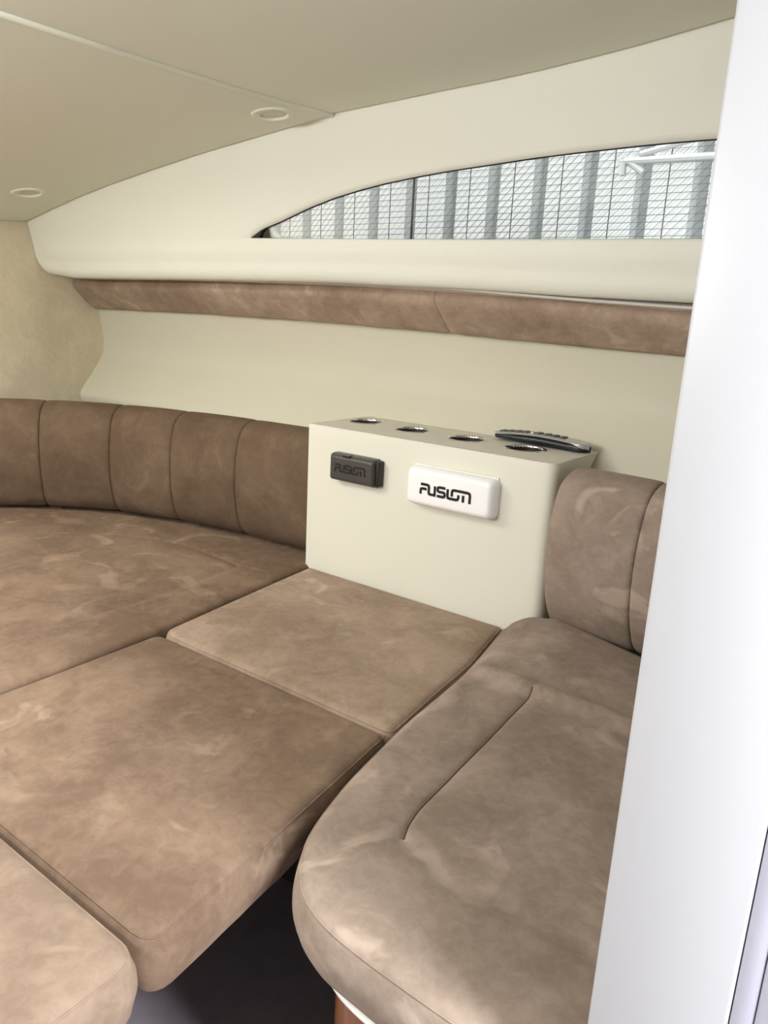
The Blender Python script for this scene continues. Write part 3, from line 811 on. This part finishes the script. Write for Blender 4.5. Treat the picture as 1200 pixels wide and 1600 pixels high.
front = [p for p in P - nr * 0.0012 if p[1] < BY1]
front = sorted(front, key=lambda p: (p[0] - BX0) if p[1] < BY0 + 0.025 and p[0] < BX1 - .03 else 10 + p[1])
front = [p for p in front if not (p[0] < BX0 + 0.01 and p[1] > BY0 + .02)]
Vt, Ft = tube([(p[0], p[1], BZ1 - 0.0012) for p in front], 0.0012, 6); mk('edge_welt', Vt, Ft, M['soffit'], con, smooth=True)
for cx, cy in CH:
    prof_r = [(.0362, -.003), (.0364, .0006), (.0374, .0016), (.0386, .0018), (.0398, .0012), (.0405, .0)]
    V, Fs = lathe(prof_r, (cx, cy, BZ1), 48); ring = mk('cup_holder', V, Fs, M['chrome'], con, smooth=True, label='polished steel cup holder ring')
    prof_w = [(.0363, -.001), (.0355, -.06), (.034, -.066), (.0004, -.068)]
    V, Fs = lathe(prof_w, (cx, cy, BZ1), 40); mk('cup_well', V, Fs, M['steel_dark'], ring, smooth=True, angle=50)

# lettering made of bent strokes
LOGO = [[(.08, 1.0), (.80, 1.0), (.95, .95), (1.0, .82), (1.0, .24), (1.05, .13), (1.18, .1), (1.66, .1), (1.66, 1.02)],
        [(.76, .55), (.28, .55), (.13, .50), (.1, .38), (.1, -.02)],
        [(2.80, 1.0), (2.15, 1.0), (2.0, .94), (1.96, .80), (2.0, .62), (2.15, .55), (2.58, .55), (2.72, .49), (2.76, .34), (2.72, .16), (2.58, .1), (1.92, .1)],
        [(3.06, 1.0), (3.06, .28), (3.11, .14), (3.25, .1), (3.98, .1), (4.15, .15), (4.22, .30), (4.22, .62)],
        [(3.52, .34), (3.52, .80), (3.58, .95), (3.74, 1.0), (5.18, 1.0), (5.36, .94), (5.42, .78), (5.42, -.02)],
        [(4.72, .66), (4.72, -.02)]]
def lettering(name, x0, x1, z0, z1, yf, mat, parent, depth=0.0006, wgt=0.27):
    sx = (x1 - x0) / 5.54; sz = (z1 - z0) / 1.24
    for st in LOGO:
        pts = [np.array((x0 + (p[0]) * sx, z0 + (p[1] + .12) * sz)) for p in st]
        w = wgt * sz / 2; L = []; R = []
        for i, p in enumerate(pts):
            a = pts[max(0, i - 1)]; b = pts[min(len(pts) - 1, i + 1)]
            d1 = (p - a) if i > 0 else (b - p); d2 = (b - p) if i < len(pts) - 1 else (p - a)
            d1 = d1 / np.linalg.norm(d1); d2 = d2 / np.linalg.norm(d2); n = np.array((-(d1 + d2)[1], (d1 + d2)[0])); n /= np.linalg.norm(n)
            k = w / max(.6, abs(n @ np.array((-d1[1], d1[0])))); L.append(p + n * k); R.append(p - n * k)
        V = [(p[0], yf, p[1]) for p in L] + [(p[0], yf, p[1]) for p in R]; m = len(pts)
        V += [(v[0], yf - depth, v[2]) for v in V]
        Fs = []
        for i in range(m - 1):
            Fs += [(i, i + 1, m + i + 1, m + i), (2 * m + i, 2 * m + i + 1, 3 * m + i + 1, 3 * m + i), (i, i + 1, 2 * m + i + 1, 2 * m + i), (m + i, m + i + 1, 3 * m + i + 1, 3 * m + i)]
        Fs += [(0, m, 3 * m, 2 * m), (m - 1, 2 * m - 1, 4 * m - 1, 3 * m - 1)]
        mk(name, V, Fs, mat, parent)

# dark cover
def soft_front(x0, x1, y_back, y_front, z0, z1, r, inset, seg=6):
    """cover with rounded outline in the XZ plane whose front face is smaller than its back"""
    base_ = round_poly([(x0, z0), (x1, z0), (x1, z1), (x0, z1)], r, 8); n = len(base_)
    c = np.array(((x0 + x1) / 2, (z0 + z1) / 2)); V = []; hx = (x1 - x0) / 2; hz_ = (z1 - z0) / 2
    dep = y_back - y_front
    for k in range(seg + 4):
        if k < 2: y = y_back - dep * 0.45 * k; ins = 0.0
        else:
            q = (k - 1) / (seg + 2) * math.pi / 2; y = y_back - dep * (0.45 + 0.55 * math.sin(q)); ins = inset * (1 - math.cos(q))
        for p in base_:
            g = p - c; V.append((c[0] + g[0] * (1 - ins / hx), y, c[1] + g[1] * (1 - ins / hz_)))
    m = seg + 4; Fs = grid_faces(m, n, closed_v=True); Fs.append(tuple(range((m - 1) * n, m * n))); Fs.append(tuple(range(n)))
    return V, Fs
dk = empty('stereo_cover', (-.955, BY0 - .012, -.341), 'small charcoal grey stereo cover on the console front', 'stereo', 'stereo covers on the console')
V, Fs = soft_front(-1.022, -.905, BY0, BY0 - .026, -.341, -.284, .006, .009); mk('cover', V, Fs, M['charcoal'], dk, smooth=True, angle=35)
V, Fs = box(-.9055, -.8965, BY0 - .019, BY0 + .001, -.339, -.286, .004, 3); mk('end_cap', V, Fs, M['charcoal_dark'], dk, smooth=True, angle=40)
V, Fs = box(-.985, -.966, BY0 - .0262, BY0 - .012, -.2895, -.2835, .0015, 2); mk('finger_notch', V, Fs, M['charcoal_dark'], dk)
lettering('lettering', -1.004, -.924, -.322, -.303, BY0 - .0262, M['ink_dark'], dk)
# white cover
wc = empty('stereo_cover', (-.728, BY0 - .014, -.353), 'larger glossy white stereo cover on the console front', 'stereo', 'stereo covers on the console')
V, Fs = soft_front(-.823, -.634, BY0, BY0 - .030, -.353, -.279, .013, .011); mk('cover', V, Fs, M['white_plastic'], wc, smooth=True, angle=50)
V, Fs = box(-.820, -.637, BY0 - .004, BY0 + .001, -.3555, -.2765, .002, 2); mk('back_flange', V, Fs, M['soffit'], wc)
lettering('lettering', -.788, -.676, -.330, -.3065, BY0 - .0302, M['ink'], wc)

# remote handset lying on the console
rc = empty('remote_control', (-.64, 1.385, BZ1), 'silver and black remote handset lying on the console top', 'remote')
def rcx(u): return -.745 + .205 * u
def remote_shell(w0, w1, zb, zt, scale=1.0):
    V = []; us = np.linspace(0, 1, 26); NP = 14
    for u in us:
        x = rcx(u); wid = (.017 + .005 * u) * scale * (math.sqrt(max(0.02, 1 - (max(0, .08 - u) / .08) ** 2)) if u < .08 else 1) * (math.sqrt(max(0.03, 1 - (max(0, u - .9) / .1) ** 2)) if u > .9 else 1)
        lo_, hi_ = zb(u), zt(u)
        for k in range(NP):
            q = 2 * math.pi * k / NP; c_, s_ = math.cos(q), math.sin(q)
            c_ = math.copysign(abs(c_) ** .5, c_); s_ = math.copysign(abs(s_) ** .5, s_)
            V.append((x, 1.383 - 0.006 * u + wid * c_, (lo_ + hi_) / 2 + (hi_ - lo_) / 2 * s_))
    Fs = grid_faces(len(us), NP, closed_v=True); Fs.append(tuple(range(NP))); Fs.append(tuple(range(len(V) - NP, len(V))))
    return V, Fs
zbot = lambda u: BZ1 + .0045 - .004 * math.sin(min(1, u / .85) * math.pi / 2)
zmid = lambda u: BZ1 + .0115 + .0065 * math.sin(math.pi * u) + .001 * u
ztop = lambda u: zmid(u) + .0042
V, Fs = remote_shell(0, 0, zbot, zmid, .96); mk('underside', V, Fs, M['navy'], rc, smooth=True, angle=50)
V, Fs = remote_shell(0, 0, lambda u: zmid(u) - .0008 - (.007 * ss(.84, 1.0, u)), ztop, 1.0); mk('upper_shell', V, Fs, M['silver'], rc, smooth=True, angle=50)
for i, u in enumerate((.10, .18, .26, .34, .47, .56, .64, .72)):
    x = rcx(u); z = ztop(u)
    V, Fs = box(x - .0062, x + .0062, 1.383 - .006 * u - .011, 1.383 - .006 * u + .011, z - .002, z + .0022, .001, 2); mk('button', V, Fs, M['button'], rc)
x = rcx(.41); V, Fs = lathe([(.0004, .003), (.005, .003), (.0055, .001), (.0055, -.002)], (x, 1.38, ztop(.41)), 16); mk('button', V, Fs, M['silver'], rc, smooth=True)
